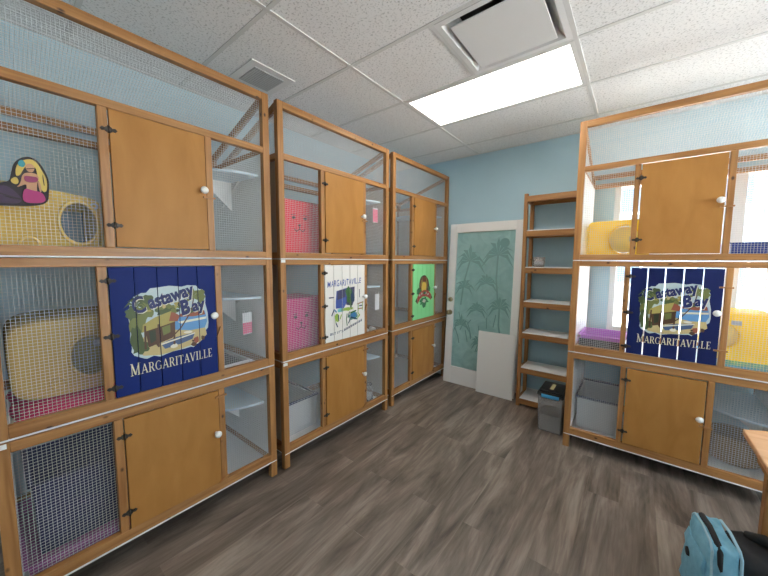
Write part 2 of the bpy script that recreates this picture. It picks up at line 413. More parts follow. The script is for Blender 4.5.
def hinge(parent, x, z, y=-.006):
    h = MB(); w = .017
    F = lambda a, b, d: (x+a, d, z+b)
    for sg in (-1, 1):
        h.prism([(0, -.012), (sg*.009, -.012), (sg*.014, -.006), (sg*.024, -.009), (sg*.032, 0), (sg*.024, .009), (sg*.014, .006), (sg*.009, .012), (0, .012)], y-.003, y+.002, F)
    h.tube([(x, y-.003, z-.016), (x, y-.003, z+.016)], .005, 8)
    return h.build('hinge', M['iron'], parent)
def knob(parent, x, z, y=-.006, m_='knob'):
    k = MB(); k.lathe([(.009, 0), (.008, -.012), (.012, -.018), (.019, -.026), (.021, -.033), (.018, -.040), (.010, -.045), (.002, -.046)], 16, (x, y, z), 'y')
    return k.build('knob', M[m_], parent)
def latch(parent, x, z, tilt=0., y=-.012, m_='pine'):
    l = MB(); d = Vector((math.cos(tilt), 0, math.sin(tilt)))*.032
    l.beam(Vector((x, y, z))-d, Vector((x, y, z))+d, .010, .010)
    return l.build('turn_latch', M[m_], parent)
def clip_planks(polys, edges):
    """polys: list of (pts, h, mat); edges: list of (x0,x1); returns bmesh pieces as list"""
    out = []
    for pts, h, mi in polys:
        for (a, b) in edges:
            xs = [p[0] for p in pts]
            if max(xs) <= a or min(xs) >= b: continue
            bm = bmesh.new(); vs = [bm.verts.new((p[0], 0, p[1])) for p in pts]
            try: bm.faces.new(vs)
            except Exception: bm.free(); continue
            for co, no in (((a, 0, 0), (-1, 0, 0)), ((b, 0, 0), (1, 0, 0))):
                bmesh.ops.bisect_plane(bm, geom=bm.verts[:]+bm.edges[:]+bm.faces[:], plane_co=co, plane_no=no, clear_outer=True)
            bmesh.ops.triangulate(bm, faces=bm.faces[:])
            for f_ in bm.faces: out.append(([(v.co.x, v.co.z) for v in f_.verts], h, mi))
            bm.free()
    return out
def paint(parent, name, polys, edges, y, mats):
    """thin painted layers in front of a door face lying at depth y"""
    mb = MB()
    for pts, h, mi in clip_planks(polys, edges):
        mb.add([(a, y-h, b) for a, b in pts], [tuple(range(len(pts)))], None, mi)
    return mb.build(name, mats, parent)
# --- lettering made of strokes: serif capitals in a unit cell
def q(x0, y0, x1, y1, w):     # slanted stroke with horizontal cuts
    return [(x0-w/2, y0), (x0+w/2, y0), (x1+w/2, y1), (x1-w/2, y1)]
def rc(x0, x1, y0, y1): return [(x0, y0), (x1, y0), (x1, y1), (x0, y1)]
def arcp(cx, cy_, rx, ry, w0, w1, a0, a1, n=10):
    o = []
    for k in range(n):
        t0, t1 = a0+(a1-a0)*k/n, a0+(a1-a0)*(k+1)/n
        wf_ = lambda t: w1+(w0-w1)*abs(math.cos(t))
        P = lambda t, s_: (cx+(rx+s_*wf_(t)/2)*math.cos(t), cy_+(ry+s_*w1/2)*math.sin(t))
        o.append([P(t0, -1), P(t0, 1), P(t1, 1), P(t1, -1)])
    return o
SR = .05
def ser(x, y, w=.26): return rc(x-w/2, x+w/2, y if y < .5 else 1-SR, y+SR if y < .5 else 1)
GL = {
 'M': (1.02, [q(.16, 0, .16, 1, .07), q(.16, 1, .5, .05, .15), q(.5, .05, .84, 1, .07), q(.84, 0, .84, 1, .15), ser(.16, 0), ser(.84, 0, .3), rc(.02, .24, .95, 1), rc(.76, .98, .95, 1)]),
 'A': (.86, [q(.12, 0, .43, 1, .07), q(.74, 0, .43, 1, .15), rc(.25, .62, .3, .37), ser(.12, 0), ser(.74, 0, .3)]),
 'R': (.84, [q(.2, 0, .2, 1, .15), ser(.2, 0, .32), rc(.05, .45, .94, 1), rc(.2, .45, .45, .51), q(.45, .48, .72, 0, .15), rc(.64, .86, 0, .05)] + arcp(.42, .725, .2, .25, .15, .06, -PI/2, PI/2)),
 'G': (.92, arcp(.46, .5, .36, .47, .15, .06, .7, 2*PI-.25, 16) + [q(.78, .06, .78, .42, .14), ser(.78, 0, .01), rc(.62, .92, .40, .45)]),
 'I': (.42, [q(.21, 0, .21, 1, .15), ser(.21, 0, .34), ser(.21, 1, .34)]),
 'T': (.76, [q(.38, 0, .38, 1, .15), ser(.38, 0, .34), rc(.04, .72, .93, 1), rc(.04, .09, .78, 1), rc(.67, .72, .78, 1)]),
 'V': (.86, [q(.43, 0, .12, 1, .15), q(.43, 0, .74, 1, .07), ser(.12, 1, .3), ser(.74, 1)]),
 'L': (.70, [q(.2, 0, .2, 1, .15), ser(.2, 1, .32), rc(.05, .62, 0, .06), rc(.57, .62, 0, .24)]),
 'E': (.72, [q(.2, 0, .2, 1, .15), rc(.05, .62, .94, 1), rc(.05, .64, 0, .06), rc(.2, .48, .47, .53), rc(.57, .62, .8, 1), rc(.59, .64, 0, .24), rc(.45, .48, .4, .6)])}
def word(txt, x, z, width, hgt, first=1.0, slope=0., arch=0.):
    tot = sum(GL[c][0]*(first if i == 0 else 1)+.04 for i, c in enumerate(txt)); sx = width/tot; o = []; cx = 0
    for i, c in enumerate(txt):
        k = first if i == 0 else 1
        for pl in GL[c][1]:
            pts = []
            for a, b in pl:
                fx = (cx+a*k)/tot
                pts.append((x+(cx+a*k)*sx, z+b*k*hgt+slope*fx*width+arch*4*fx*(1-fx)))
            o.append(pts)
        cx += GL[c][0]*k+.04
    return o
def bfont(txt, x, z, width, hgt, slope=0., bold=.02, shear=.15, ang=0.):
    cu = bpy.data.curves.new('lettering', 'FONT'); cu.body = txt; cu.size = 1; cu.offset = bold; cu.shear = shear
    cu.resolution_u = 3
    ob = bpy.data.objects.new('lettering', cu); C.objects.link(ob)
    dg = bpy.context.evaluated_depsgraph_get(); me = bpy.data.meshes.new_from_object(ob.evaluated_get(dg))
    xs = [v.co.x for v in me.vertices]; ys = [v.co.y for v in me.vertices]
    x0, x1 = min(xs), max(xs); cap = .73; o = []
    for p in me.polygons:
        pts = []
        for vi in p.vertices:
            c = me.vertices[vi].co; a = (c.x-x0)/(x1-x0)*width; b = c.y/cap*hgt
            pts.append((x+a*math.cos(ang)-b*math.sin(ang), z+a*math.sin(ang)+b*math.cos(ang)))
        o.append(pts)
    bpy.data.objects.remove(ob); bpy.data.curves.remove(cu); bpy.data.meshes.remove(me)
    return o
def ell(cx, cz, rx, rz, n=20, jag=0., seed=1, rot=0.):
    r = random.Random(seed); o = []
    for k in range(n):
        t = 2*PI*k/n; j = 1+r.uniform(-jag, jag); a, b = rx*math.cos(t)*j, rz*math.sin(t)*j
        o.append((cx+a*math.cos(rot)-b*math.sin(rot), cz+a*math.sin(rot)+b*math.cos(rot)))
    return o
def stroke(pts, w):
    o = []
    for p, q_ in zip(pts[:-1], pts[1:]):
        dx, dz = q_[0]-p[0], q_[1]-p[1]; L_ = math.hypot(dx, dz) or 1; nx, nz = -dz/L_*w/2, dx/L_*w/2
        o.append([(p[0]+nx, p[1]+nz), (q_[0]+nx, q_[1]+nz), (q_[0]-nx, q_[1]-nz), (p[0]-nx, p[1]-nz)])
    return o
def palm(cx, cz, R_, n=9, seed=3, droop=.5):
    r = random.Random(seed); o = []
    for k in range(n):
        t = -.35+(PI+.7)*k/(n-1); L_ = R_*r.uniform(.8, 1.1); mid = (cx+L_*.55*math.cos(t), cz+L_*.55*math.sin(t)+R_*.1)
        tip = (cx+L_*math.cos(t), cz+L_*math.sin(t)-R_*droop*abs(math.cos(t))*.8)
        w = R_*.11; nx, nz = -math.sin(t)*w, math.cos(t)*w
        o.append([(cx, cz), (mid[0]+nx, mid[1]+nz), tip, (mid[0]-nx, mid[1]-nz)])
    return o
def beach_art(w, h, dull=False):
    """painted scene: thatched beach bar, palms, water and boat. Door origin lower left."""
    P = []; cols = [(186, 202, 204), (72, 88, 48), (112, 118, 62), (96, 150, 200), (196, 176, 122), (150, 82, 58), (170, 156, 84), (84, 56, 36), (70, 92, 128), (226, 222, 200), (12, 30, 92), (236, 228, 196), (50, 60, 40)]
    if dull: cols = [(int(r*.8), int(g_*.82), int(b*.85)) for r, g_, b in cols]
    mats = [art(*c) for c in cols]
    X = lambda s_: s_*w
    Z = lambda t_: (1-t_)*h
    def A(poly, hgt, mi): P.append(([(X(a), Z(b)) for a, b in poly], hgt, mi))
    r = random.Random(5)
    base = ell(.52, .45, .40, .285, 44, .055, 11)
    # squarer brush-edged patch
    base = []
    for k in range(48):
        t_ = 2*PI*k/48; c, s_ = math.cos(t_), math.sin(t_); e = .55
        base.append((.51+.385*math.copysign(abs(c)**e, c)*(1+r.uniform(-.05, .05)), .45+.28*math.copysign(abs(s_)**e, s_)*(1+r.uniform(-.05, .05))-.03*c))
    A(base, .0006, 0)
    cl = lambda pts: pts
    A(cl([(.17, .60), (.34, .52), (.86, .53), (.88, .62), (.80, .68), (.60, .71), (.40, .73), (.24, .71)]), .0009, 4)     # sand
    A([(.50, .42), (.87, .40), (.89, .50), (.86, .555), (.70, .56), (.54, .535)], .0010, 3)                                # water
    A([(.60, .405), (.86, .395), (.87, .435), (.74, .44), (.60, .43)], .0011, 5)                                            # far shore
    A([(.58, .47), (.88, .455), (.88, .475), (.60, .49)], .0012, 9)
    for k, (a, b, ra, rb, mi) in enumerate([(.20, .42, .07, .10, 2), (.19, .55, .06, .09, 1), (.30, .28, .07, .05, 1), (.27, .36, .07, .06, 2), (.46, .36, .09, .05, 1), (.22, .64, .07, .05, 1), (.83, .27, .05, .06, 2), (.16, .36, .05, .05, 1), (.72, .385, .08, .025, 1)]):
        A(ell(a, b, ra, rb, 18, .25, k+20), .0013+.00003*k, mi)
    A([(.25, .46), (.36, .41), (.52, .37), (.60, .42), (.575, .46), (.42, .49), (.24, .52)], .0016, 6)                      # thatch
    A([(.52, .37), (.60, .42), (.575, .465), (.49, .455)], .0018, 5)
    A([(.27, .51), (.55, .465), (.54, .56), (.52, .60), (.29, .65)], .0015, 7)                                              # bar in shade
    A([(.30, .52), (.36, .51), (.36, .60), (.31, .62)], .0017, 12); A([(.42, .50), (.50, .485), (.50, .55), (.43, .57)], .0017, 2)
    for k in range(26):                       # loose brush dabs of foliage and light
        a, b = r.choice([(r.uniform(.15, .34), r.uniform(.24, .66)), (r.uniform(.40, .60), r.uniform(.30, .38)), (r.uniform(.30, .84), r.uniform(.63, .70))])
        A(ell(a, b, r.uniform(.012, .035), r.uniform(.010, .025), 10, .35, k+90), .00165+.00001*k, r.choice([1, 2, 12, 2, 6, 4]) if b < .62 else r.choice([4, 7, 6, 9]))
    for a in (.26, .38, .53): A([(a, .47), (a+.018, .47), (a+.012, .66), (a-.008, .66)], .0019, 7)
    A([(.40, .635), (.56, .60), (.75, .585), (.72, .64), (.60, .665), (.44, .685)], .0018, 8)                               # boat
    A([(.40, .635), (.75, .585), (.75, .595), (.41, .648)], .0020, 9)
    for pl in stroke([(.50, .60), (.60, .53), (.68, .44), (.73, .36), (.75, .28)], .012): A(pl, .0020, 7)                  # leaning trunk
    for pl in palm(.75, .72, .12, 9, 4): A([(a, 1-b) for a, b in pl], .0021, 2)
    for pl in palm(.20, .70, .10, 8, 9): A([(a, 1-b) for a, b in pl], .0021, 1)
    A(ell(.76, .655, .03, .03, 12, .2, 3), .0022, 5); A(ell(.68, .575, .05, .012, 10, .2, 4), .0022, 9); A(ell(.73, .69, .03, .02, 10, .2, 6), .0022, 7)
    L = []
    ang = math.atan2(.115*h, .54*w)
    txt = []
    for dx, dz, hh, mi in ((.006, -.006, .0026, 9), (0, 0, .0030, 10)):
        for pl in bfont('C', X(.19)+dx*w, Z(.37)+dz*h, .12*w, .135*h, bold=.02, shear=.12, ang=ang): txt.append((pl, hh, mi))
        for pl in bfont('astaway', X(.32)+dx*w, Z(.335)+dz*h, .47*w, .105*h, bold=.045, shear=.1, ang=ang): txt.append((pl, hh, mi))
        for pl in bfont('B', X(.62)+dx*w, Z(.415)+dz*h, .10*w, .125*h, bold=.05, shear=.12, ang=ang*.7): txt.append((pl, hh, mi))
        for pl in bfont('ay', X(.735)+dx*w, Z(.395)+dz*h, .155*w, .10*h, bold=.045, shear=.1, ang=ang*.7): txt.append((pl, hh, mi))
    txt2 = [(pl, .0030, 11) for pl in word('MARGARITAVILLE', X(.12), Z(.855), .815*w, .078*h, 1.25, .02*h/(.8*w))]
    return P, txt, txt2, mats

def door(parent, x0, x1, z0, z1, style, knob_z=.5, hinges=(.15, .85), dull=False, gap=.004):
    """a cage door with its hinges (left) and knob (right); style: ply, beach, white, green"""
    w, h = x1-x0, z1-z0
    pts = 1; y0, y1 = -.004, .014
    dm = {'ply': 'ply', 'beach': 'blue', 'beachdull': 'navyp', 'white': 'wpaint', 'green': 'green'}[style]
    mb = MB(); edges = [(0, w)]
    if style == 'ply': mb.box(0, w, y0, y1, 0, h, 0, 2)
    else:
        n = 5; pw = w/n; edges = [(k*pw+gap/2*(k > 0), (k+1)*pw-gap/2*(k < n-1)) for k in range(n)]
        for a, b in edges: mb.box(a, b, y0, y1, 0, h, 0, 2)
    d = mb.build('door', M[dm], parent, bevel=.0015, loc=(x0, 0, z0))
    if style != 'ply': d['label'] = {'beach': 'blue plank door with painted beach bar', 'beachdull': 'navy plank door with painted beach bar', 'white': 'white plank door with hand-painted picture', 'green': 'green plank door with oval emblem'}[style]
    for hz in hinges: hinge(d, -.003, hz*h, y0)
    if style.startswith('beach'):
        P, T, T2, mats = beach_art(w, h, False)
        paint(d, 'painting', P, edges, y0, mats); paint(d, 'script_lettering', T, edges, y0, mats); paint(d, 'lettering', T2, edges, y0, mats)
    if style == 'white':
        cols = [(70, 90, 160), (70, 70, 100), (64, 108, 60), (150, 180, 70), (60, 120, 170), (40, 60, 90), (120, 200, 200), (160, 120, 80), (90, 140, 120)]
        mats = [art(*c) for c in cols]; P = []; r = random.Random(8)
        X = lambda s_: s_*w
        Z = lambda t_: (1-t_)*h
        def A(poly, hh, mi): P.append(([(X(a), Z(b)) for a, b in poly], hh, mi))
        A([(.26, .34), (.50, .31), (.50, .52), (.44, .58), (.24, .57), (.24, .48)], .0006, 0); A([(.28, .34), (.48, .32), (.48, .43), (.28, .46)], .0009, 1)
        A([(.50, .31), (.72, .30), (.71, .48), (.66, .56), (.50, .54)], .0006, 1); A(ell(.58, .40, .09, .10, 14, .3, 5), .0009, 2); A(ell(.66, .45, .05, .08, 12, .3, 6), .001, 5)
        A([(.56, .47), (.62, .46), (.64, .58), (.60, .59)], .0011, 2)
        A(ell(.36, .60, .10, .03, 12, .3, 7), .0007, 6); A(ell(.52, .60, .16, .025, 14, .3, 8), .0007, 3); A(ell(.68, .71, .13, .055, 16, .2, 9), .0009, 8); A(ell(.68, .70, .09, .035, 14, .2, 10), .0011, 4); A(ell(.27, .70, .05, .06, 12, .3, 12), .0008, 3)
        for s_ in ([(.14, .66), (.20, .58), (.26, .62)], [(.22, .66), (.24, .76), (.28, .82)], [(.30, .66), (.31, .74)], [(.52, .66), (.50, .74), (.52, .83)], [(.58, .64), (.54, .72)], [(.55, .80), (.62, .72), (.78, .76), (.86, .70)], [(.60, .66), (.76, .64)], [(.38, .66), (.34, .72)]):
            for pl in stroke(s_, .022): A(pl, .0012, r.choice([2, 5, 4, 3]))
        for s_, mi in (([(.85, .34), (.855, .46)], 1), ([(.78, .55), (.96, .53)], 7), ([(.80, .62), (.95, .62)], 7), ([(.82, .55), (.82, .66)], 3), ([(.94, .53), (.93, .65)], 3), ([(.84, .58), (.93, .58)], 5), ([(.80, .66), (.86, .73)], 3), ([(.08, .42), (.20, .42)], 1)):
            for pl in stroke(s_, .016): A(pl, .0012, mi)
        paint(d, 'painting', P, edges, y0, mats)
        T = []; T2 = []; xx = .05
        for i, ch in enumerate('MARGARITAVILLE'):
            wd = {'M': .074, 'I': .024, 'L': .044, 'E': .048}.get(ch, .056)
            for pl in bfont(ch, X(xx), Z(.285)+r.uniform(-.006, .006)*h+.03*h*i/13, wd*w, r.uniform(.072, .09)*h, bold=.012, shear=.1, ang=r.uniform(-.08, .08)): T.append((pl, .0014, 0))
            xx += wd+.0105
        xx = .10
        for i, ch in enumerate("BUT IT'S"):
            if ch == ' ': xx += .02; continue
            wd = .02 if ch in "I'" else .042
            for pl in bfont(ch, X(xx), Z(.915)+.012*h*i/8, wd*w, .034*h, bold=.02, shear=.1): T2.append((pl, .0014, 5))
            xx += wd+.008
        for k in range(9):                       # the rest of the brush writing is not legible
            a = .44+.055*k; z_ = .895-.010*k
            for pl in stroke([(a, z_), (a+.012, z_-.035), (a+.025, z_-.005), (a+.038, z_-.04)], .012): T2.append(([(X(u), Z(v)) for u, v in pl], .0014, 5))
        paint(d, 'lettering', T, edges, y0, mats); paint(d, 'brush_writing', T2, edges, y0, mats)
    if style == 'green':
        cols = [(78, 50, 34), (150, 110, 54), (226, 190, 80), (170, 62, 56), (40, 110, 70), (196, 190, 180), (110, 60, 40)]
        mats = [art(*c) for c in cols]; P = []
        X = lambda s_: s_*w
        Z = lambda t_: (1-t_)*h
        def A(poly, hh, mi): P.append(([(X(a), Z(b)) for a, b in poly], hh, mi))
        A(ell(.50, .40, .235, .20, 24, .05, 2), .0006, 0); A(ell(.50, .38, .17, .15, 20, .04, 3), .0008, 1); A(ell(.49, .42, .11, .11, 16, .1, 4), .0010, 2); A(ell(.50, .28, .10, .05, 14, .15, 5), .0010, 6)
        A(ell(.25, .50, .09, .07, 12, .3, 6), .0008, 4); A(ell(.74, .46, .07, .06, 12, .3, 7), .0008, 4); A(ell(.50, .68, .20, .07, 16, .3, 8), .0007, 4)
        A([(.18, .60), (.30, .51), (.50, .475), (.70, .50), (.84, .57), (.83, .68), (.68, .62), (.50, .585), (.32, .63), (.20, .72)], .0012, 3)
        A([(.18, .60), (.10, .66), (.20, .72)], .0011, 0); A([(.84, .57), (.90, .64), (.83, .68)], .0011, 0)
        for k in range(5): A([(.26+.1*k, .60-.05*math.sin(PI*(k+.5)/5)), (.32+.1*k, .595-.05*math.sin(PI*(k+.5)/5)), (.32+.1*k, .56-.05*math.sin(PI*(k+.5)/5)), (.26+.1*k, .565-.05*math.sin(PI*(k+.5)/5))], .0014, 5)
        A(ell(.51, .68, .08, .035, 12, .2, 9), .0010, 5); A(ell(.52, .53, .06, .03, 10, .2, 10), .0016, 4)
        A([(.40, .74), (.62, .72), (.56, .80), (.46, .81)], .0009, 4)
        paint(d, 'emblem', P, edges, y0, mats)
    knob(d, w-.022, knob_z*h, y0, 'knob')
    return d

D = .80
def corner_shelf(cage, Wd, z, r=.34, notch=False):
    mb = MB(); n = 14; xr, yb = Wd-.048, D-.05
    poly = [(xr-.36*math.sin(PI*k/n), .41-.34*math.cos(PI*k/n)) for k in range(n+1)]
    mb.prism(poly, z, z+.016, lambda a, b, h: (a, b, h))
    s_ = mb.build('corner_shelf', M['paleb'], cage, bevel=.003)
    br = MB(); br.prism([(.30, z), (.56, z), (.56, z-.16)], xr-.02, xr-.004, lambda a, b, h: (h, a, b)); br.build('bracket', M['white'], s_)
    b2 = MB(); b2.prism([(xr-.24, z), (xr-.02, z), (xr-.02, z-.20)], .40, .412, lambda a, b, h: (a, h, b)); b2.build('bracket', M['white'], s_)
    return s_
def cage(level, loc, rotz, Wd, label, style, lay, group, gap=.004, shelf=None, hinges=(.15, .85), knob_z=.55, dull=False, latches=(), white=True, tie=False):
    """one stackable cat cage; level 0 stands on its legs, 2 carries the sloping wire roof"""
    t_ = thing('cat_cage', label, 'cat cage', loc, rotz, group)
    p = .046
    zl, zh, zt = {0: (.115, .757, .803), 1: (.010, .705, .744), 2: (.008, .690, .730)}[level]   # floor top, underside of the top rail, top of the top rail
    rb = {0: .168, 1: .062, 2: .050}[level]
    ztop = {0: .803, 1: .744, 2: 1.072}[level]
    z0 = {0: 0, 1: .014, 2: .010}[level]
    fb = MB(); fb.box(.004, Wd-.004, -.002, D-.004, zl-.006, zl); fb.build('floor_board', M['board'], t_)
    cut = lambda mb, x, y: mb
    for x in (0, Wd-p):                        # posts
        for y in (0, D-.04):
            zz = ztop if y == 0 else (zt if level < 2 else .815)
            mb = MB()
            if level == 0: mb.box(x, x+p, y, y+.04, 0, zz)
            else: mb.box(x, x+p, y, y+.04, zl, zz)
            mb.build('post', M['pine'], t_, bevel=.003)
    def rail(*a): MB().box(*a).build('rail', M['pine'], t_, bevel=.003)
    rail(p, Wd-p, .001, .036, zl, rb); rail(p, Wd-p, .001, .036, zh, zt)
    rail(p, Wd-p, D-.036, D-.001, zl, rb); rail(p, Wd-p, D-.036, D-.001, zh, zt)
    for x in (.004, Wd-p+.004):
        rail(x, x+.036, .04, D-.04, zl, rb); rail(x, x+.036, .04, D-.04, zh, zt)
    dx0, dx1 = lay
    for a, b in ((dx0-.040, dx0-gap), (dx1+gap, dx1+.040)): MB().box(a, b, .001, .036, rb, zh).build('stile', M['pine'], t_, bevel=.003)
    y = .037
    wire_panel(t_, rectp(p, dx0-.04, rb, zh), (0, y, 0), (1, 0, 0), (0, 0, 1))
    wire_panel(t_, rectp(dx1+.04, Wd-p, rb, zh), (0, y, 0), (1, 0, 0), (0, 0, 1))
    for x in (.041, Wd-.047):
        sb = MB(); sb.box(x, x+.006, .04, D-.04, rb, zh); sb.build('side_board', M['sidew' if white else 'sideb'], t_)
    dr = door(t_, dx0, dx1, rb+.003, zh-gap, style, knob_z, hinges, dull, gap=.0075 if dull else .003)
    for lx, lz, tl in latches: latch(dr, (dx1-dx0)+.012 if lx is None else lx, lz*(zh-rb), tl)
    if level == 2:
        zT = 1.072
        rail(p, Wd-p, .001, .040, zT-.046, zT)
        rail(p, Wd-p, D-.036, D-.001, .775, .815)
        for x in (.022, Wd-.022):
            mb = MB(); mb.beam((x, .03, zT-.022), (x, D-.03, .797), .034, .036); mb.build('sloping_rail', M['pine'], t_, bevel=.003)
            wire_panel(t_, [(.04, zt), (D-.04, zt), (D-.04, .79), (.04, zT-.04)], (x, 0, 0), (0, 1, 0), (0, 0, 1))
        wire_panel(t_, rectp(p, Wd-p, zt, zT-.046), (0, y, 0), (1, 0, 0), (0, 0, 1))
        sl = Vector((0, D-.06, .797-(zT-.022)))
        wire_panel(t_, rectp(.02, Wd-.02, 0, sl.length), (0, .03, zT-.004), (1, 0, 0), tuple(sl))
    if shelf: corner_shelf(t_, Wd, shelf)
    if tie: MB().box(.004, p-.008, -.004, .0, ztop-.022, ztop-.002).build('corner_tape', M['paper'], t_)
    return t_
XL = -1.945; YR = 2.94; XRC = -.402
LAY = {0: (.394, .845), 1: (.372, .852), 2: (.412, .826)}
LAYR = {0: (.394, .815), 1: (.377, .848), 2: (.397, .817)}
LAY3 = {0: (.392, .852), 1: (.380, .852), 2: (.392, .850)}
ZB = (0, .805, 1.55)
stacks = [('nearest', -.032, 1.252, {k: (a+.017, b+.017) for k, (a, b) in LAY.items()}), ('second', 1.283, 1.235, {0: (.407, .868), 1: (.400, .872), 2: (.414, .856)}), ('farthest', 2.585, 1.20, LAY3)]
descr = {('nearest', 2): ('top cat cage of nearest left stack, plain wooden door, mermaid hung on its mesh', 'ply', .55),
 ('nearest', 1): ('middle cat cage of the nearest left stack with royal blue painted beach-bar door', 'beach', .475),
 ('nearest', 0): ('bottom cat cage of the nearest left stack, plain wooden door, navy bin behind its mesh', 'ply', .53),
 ('second', 2): ('top cat cage of second left stack, plain wooden door, red-pink cat-face box inside', 'ply', .56),
 ('second', 1): ('middle cat cage of second left stack with white hand-painted plank door', 'white', .47),
 ('second', 0): ('bottom cat cage of second left stack, plain wooden door, glass jar inside', 'ply', .55),
 ('farthest', 2): ('top cat cage with plain wooden door in farthest left stack beside back wall', 'ply', .55),
 ('farthest', 1): ('middle cat cage of farthest left stack with bright green emblem door', 'green', None),
 ('farthest', 0): ('bottom cat cage with plain wooden door in farthest left stack beside back wall', 'ply', None)}
cages = {}
for nm, y0, Wd, ly in stacks:
    for lv in (0, 1, 2):
        lb, stl, sh = descr[(nm, lv)]
        cages[(nm, lv)] = cage(lv, (XL, y0, ZB[lv]), PI/2, Wd, lb, stl, ly[lv], 'cat cages stacked along the left wall', shelf=sh, white=nm == 'nearest', tie=(nm, lv) in (('second', 1), ('second', 0), ('nearest', 0)),
            hinges=(.08, .48, .90) if lv == 1 else (.16, .85), knob_z=(.56, .55, .52)[lv],
            latches=[(None, .93, .05), (None, .02, .5)] if lv == 0 else [(None, .38, 1.2)] if lv == 1 else [(None, .46, 0.)])
descrR = {2: ('top cat cage of the stack by the window with plain wooden door', 'ply'),
          1: ('middle cat cage by the window with navy painted beach-bar door, daylight between its planks', 'beachdull'),
          0: ('bottom cat cage of the stack by the window, plain wooden door, dark gap below', 'ply')}
for lv in (0, 1, 2):
    lb, stl = descrR[lv]
    cages[('window', lv)] = cage(lv, (XRC, YR, ZB[lv]), 0, 1.235, lb, stl, LAYR[lv], 'cat cages stacked by the window', gap=.007, dull=True,
        hinges=(.08, .48, .90) if lv == 1 else (.16, .85), knob_z=(.56, .55, .53)[lv], latches=[(None, .80, 0.), (None, .16, 0.)] if lv == 1 else [(None, .46, 0.)])

# ------------------------------------------------------------------ things inside the cages
def W_(stack, u, d, z):                       # cage coordinates -> world
    o = cages[(stack, 0)].location
    return (o.x-d, o.y+u, z) if stack != 'window' else (o.x+u, o.y+d, z)
def RZ(stack): return PI/2 if stack != 'window' else 0
def shell(w, h, d, ex=5., hole=None, n=40, slope=0., ins=.02, back=True):
    """rounded hood: superellipse section with a round opening in the front face; local x = width (centred), y = depth, z up"""
    mb = MB()
    def P(t_, k=1.):
        c, s_ = math.cos(t_), math.sin(t_); e = 2./ex
        a = w/2*k*math.copysign(abs(c)**e, c); b = h/2*k*math.copysign(abs(s_)**e, s_)
        b += h/2
        return a, b - slope*(a/w)*(b/h)
    rings = []
    if hole: rings.append([(hole[0]+hole[2]*math.cos(2*PI*k/n), .025, hole[1]+hole[3]*math.sin(2*PI*k/n)) for k in range(n)]); rings.append([(hole[0]+hole[2]*math.cos(2*PI*k/n), -.004, hole[1]+hole[3]*math.sin(2*PI*k/n)) for k in range(n)]); rings.append([(hole[0]+(hole[2]+.012)*math.cos(2*PI*k/n), -.004, hole[1]+(hole[3]+.012)*math.sin(2*PI*k/n)) for k in range(n)]); rings.append([(hole[0]+(hole[2]+.014)*math.cos(2*PI*k/n), 0, hole[1]+(hole[3]+.014)*math.sin(2*PI*k/n)) for k in range(n)])
    for (k_, y_) in ((1-2*ins/h, 0), (1-.6*ins/h, .006), (1, ins), (1, d-ins), (1-2*ins/h, d)):
        rings.append([(P(2*PI*k/n, k_)[0], y_, P(2*PI*k/n, k_)[1]) for k in range(n)])
    vs = [p for r in rings for p in r]; fs = []
    for i in range(len(rings)-1):
        for k in range(n): k2 = (k+1) % n; fs.append((i*n+k, i*n+k2, (i+1)*n+k2, (i+1)*n+k))
    if back: fs.append(tuple(range((len(rings)-1)*n, len(rings)*n)))
    if not hole: fs.append(tuple(range(n-1, -1, -1)))
    mb.add(vs, fs, None, 0, True); return mb
def tub(w, d, h, taper=.9, th=.006, rim=.012):
    mb = MB(); r = []
    for (k, z, o) in ((taper, 0, 0), (1, h, 0), (1, h, rim), (1, h+.006, rim), (1, h+.006, -th), (taper, th, -th)):
        a, b = w/2*k+o, d/2*k+o; r.append([(-a, -b, z), (a, -b, z), (a, b, z), (-a, b, z)])
    vs = [p for q_ in r for p in q_]; fs = [(3, 2, 1, 0)]
    for i in range(len(r)-1):
        for k in range(4): k2 = (k+1) % 4; fs.append((i*4+k, i*4+k2, (i+1)*4+k2, (i+1)*4+k))
    fs.append(tuple(range((len(r)-1)*4, len(r)*4)))
    return mb.add(vs, fs)
def ring(mb, cx, cz, r, rt, y, n=24, mi=0, sz=1.):
    vs, fs = [], []; k4 = 8
    for i in range(n):
        t_ = 2*PI*i/n
        for j in range(k4):
            a = 2*PI*j/k4; rr = r+rt*math.cos(a); vs.append((cx+rr*math.cos(t_), y+rt*math.sin(a), cz+rr*sz*math.sin(t_)))
    for i in range(n):
        for j in range(k4): fs.append((i*k4+j, i*k4+(j+1) % k4, ((i+1) % n)*k4+(j+1) % k4, ((i+1) % n)*k4+j))
    mb.add(vs, fs, None, mi, True)
F3, F2, F1 = 1.559, .816, .116                # floors of the three levels
# nearest stack, top: yellow hooded house
t_ = thing('cat_house', 'pale yellow plastic hooded cat house behind mesh below the mermaid', 'cat house', W_('nearest', .235, .17, F3), RZ('nearest'))
shell(.36, .305, .42, 8, (.092, .158, .066, .098), slope=.04).build('hood', M['yellow'], t_)
b = MB(); b.box(-.14, .15, .30, .31, .04, .24); b.build('inner_panel', art(120, 160, 190), t_)
r_ = MB(); ring(r_, .092, .158, .070, .007, -.004, sz=1.47); r_.build('rim', M['yellow'], t_)
r_ = MB(); ring(r_, -.075, .05, .03, .006, -.002); r_.build('dial', M['yellow'], t_)
r_ = MB(); ring(r_, .15, .245, .012, .004, -.002, 14); r_.build('button', M['greyp'], t_)
b = MB(); b.box(-.165, .09, -.02, -.003, .004, .03); b.build('base_strip', M['limeg'], t_, bevel=.003)
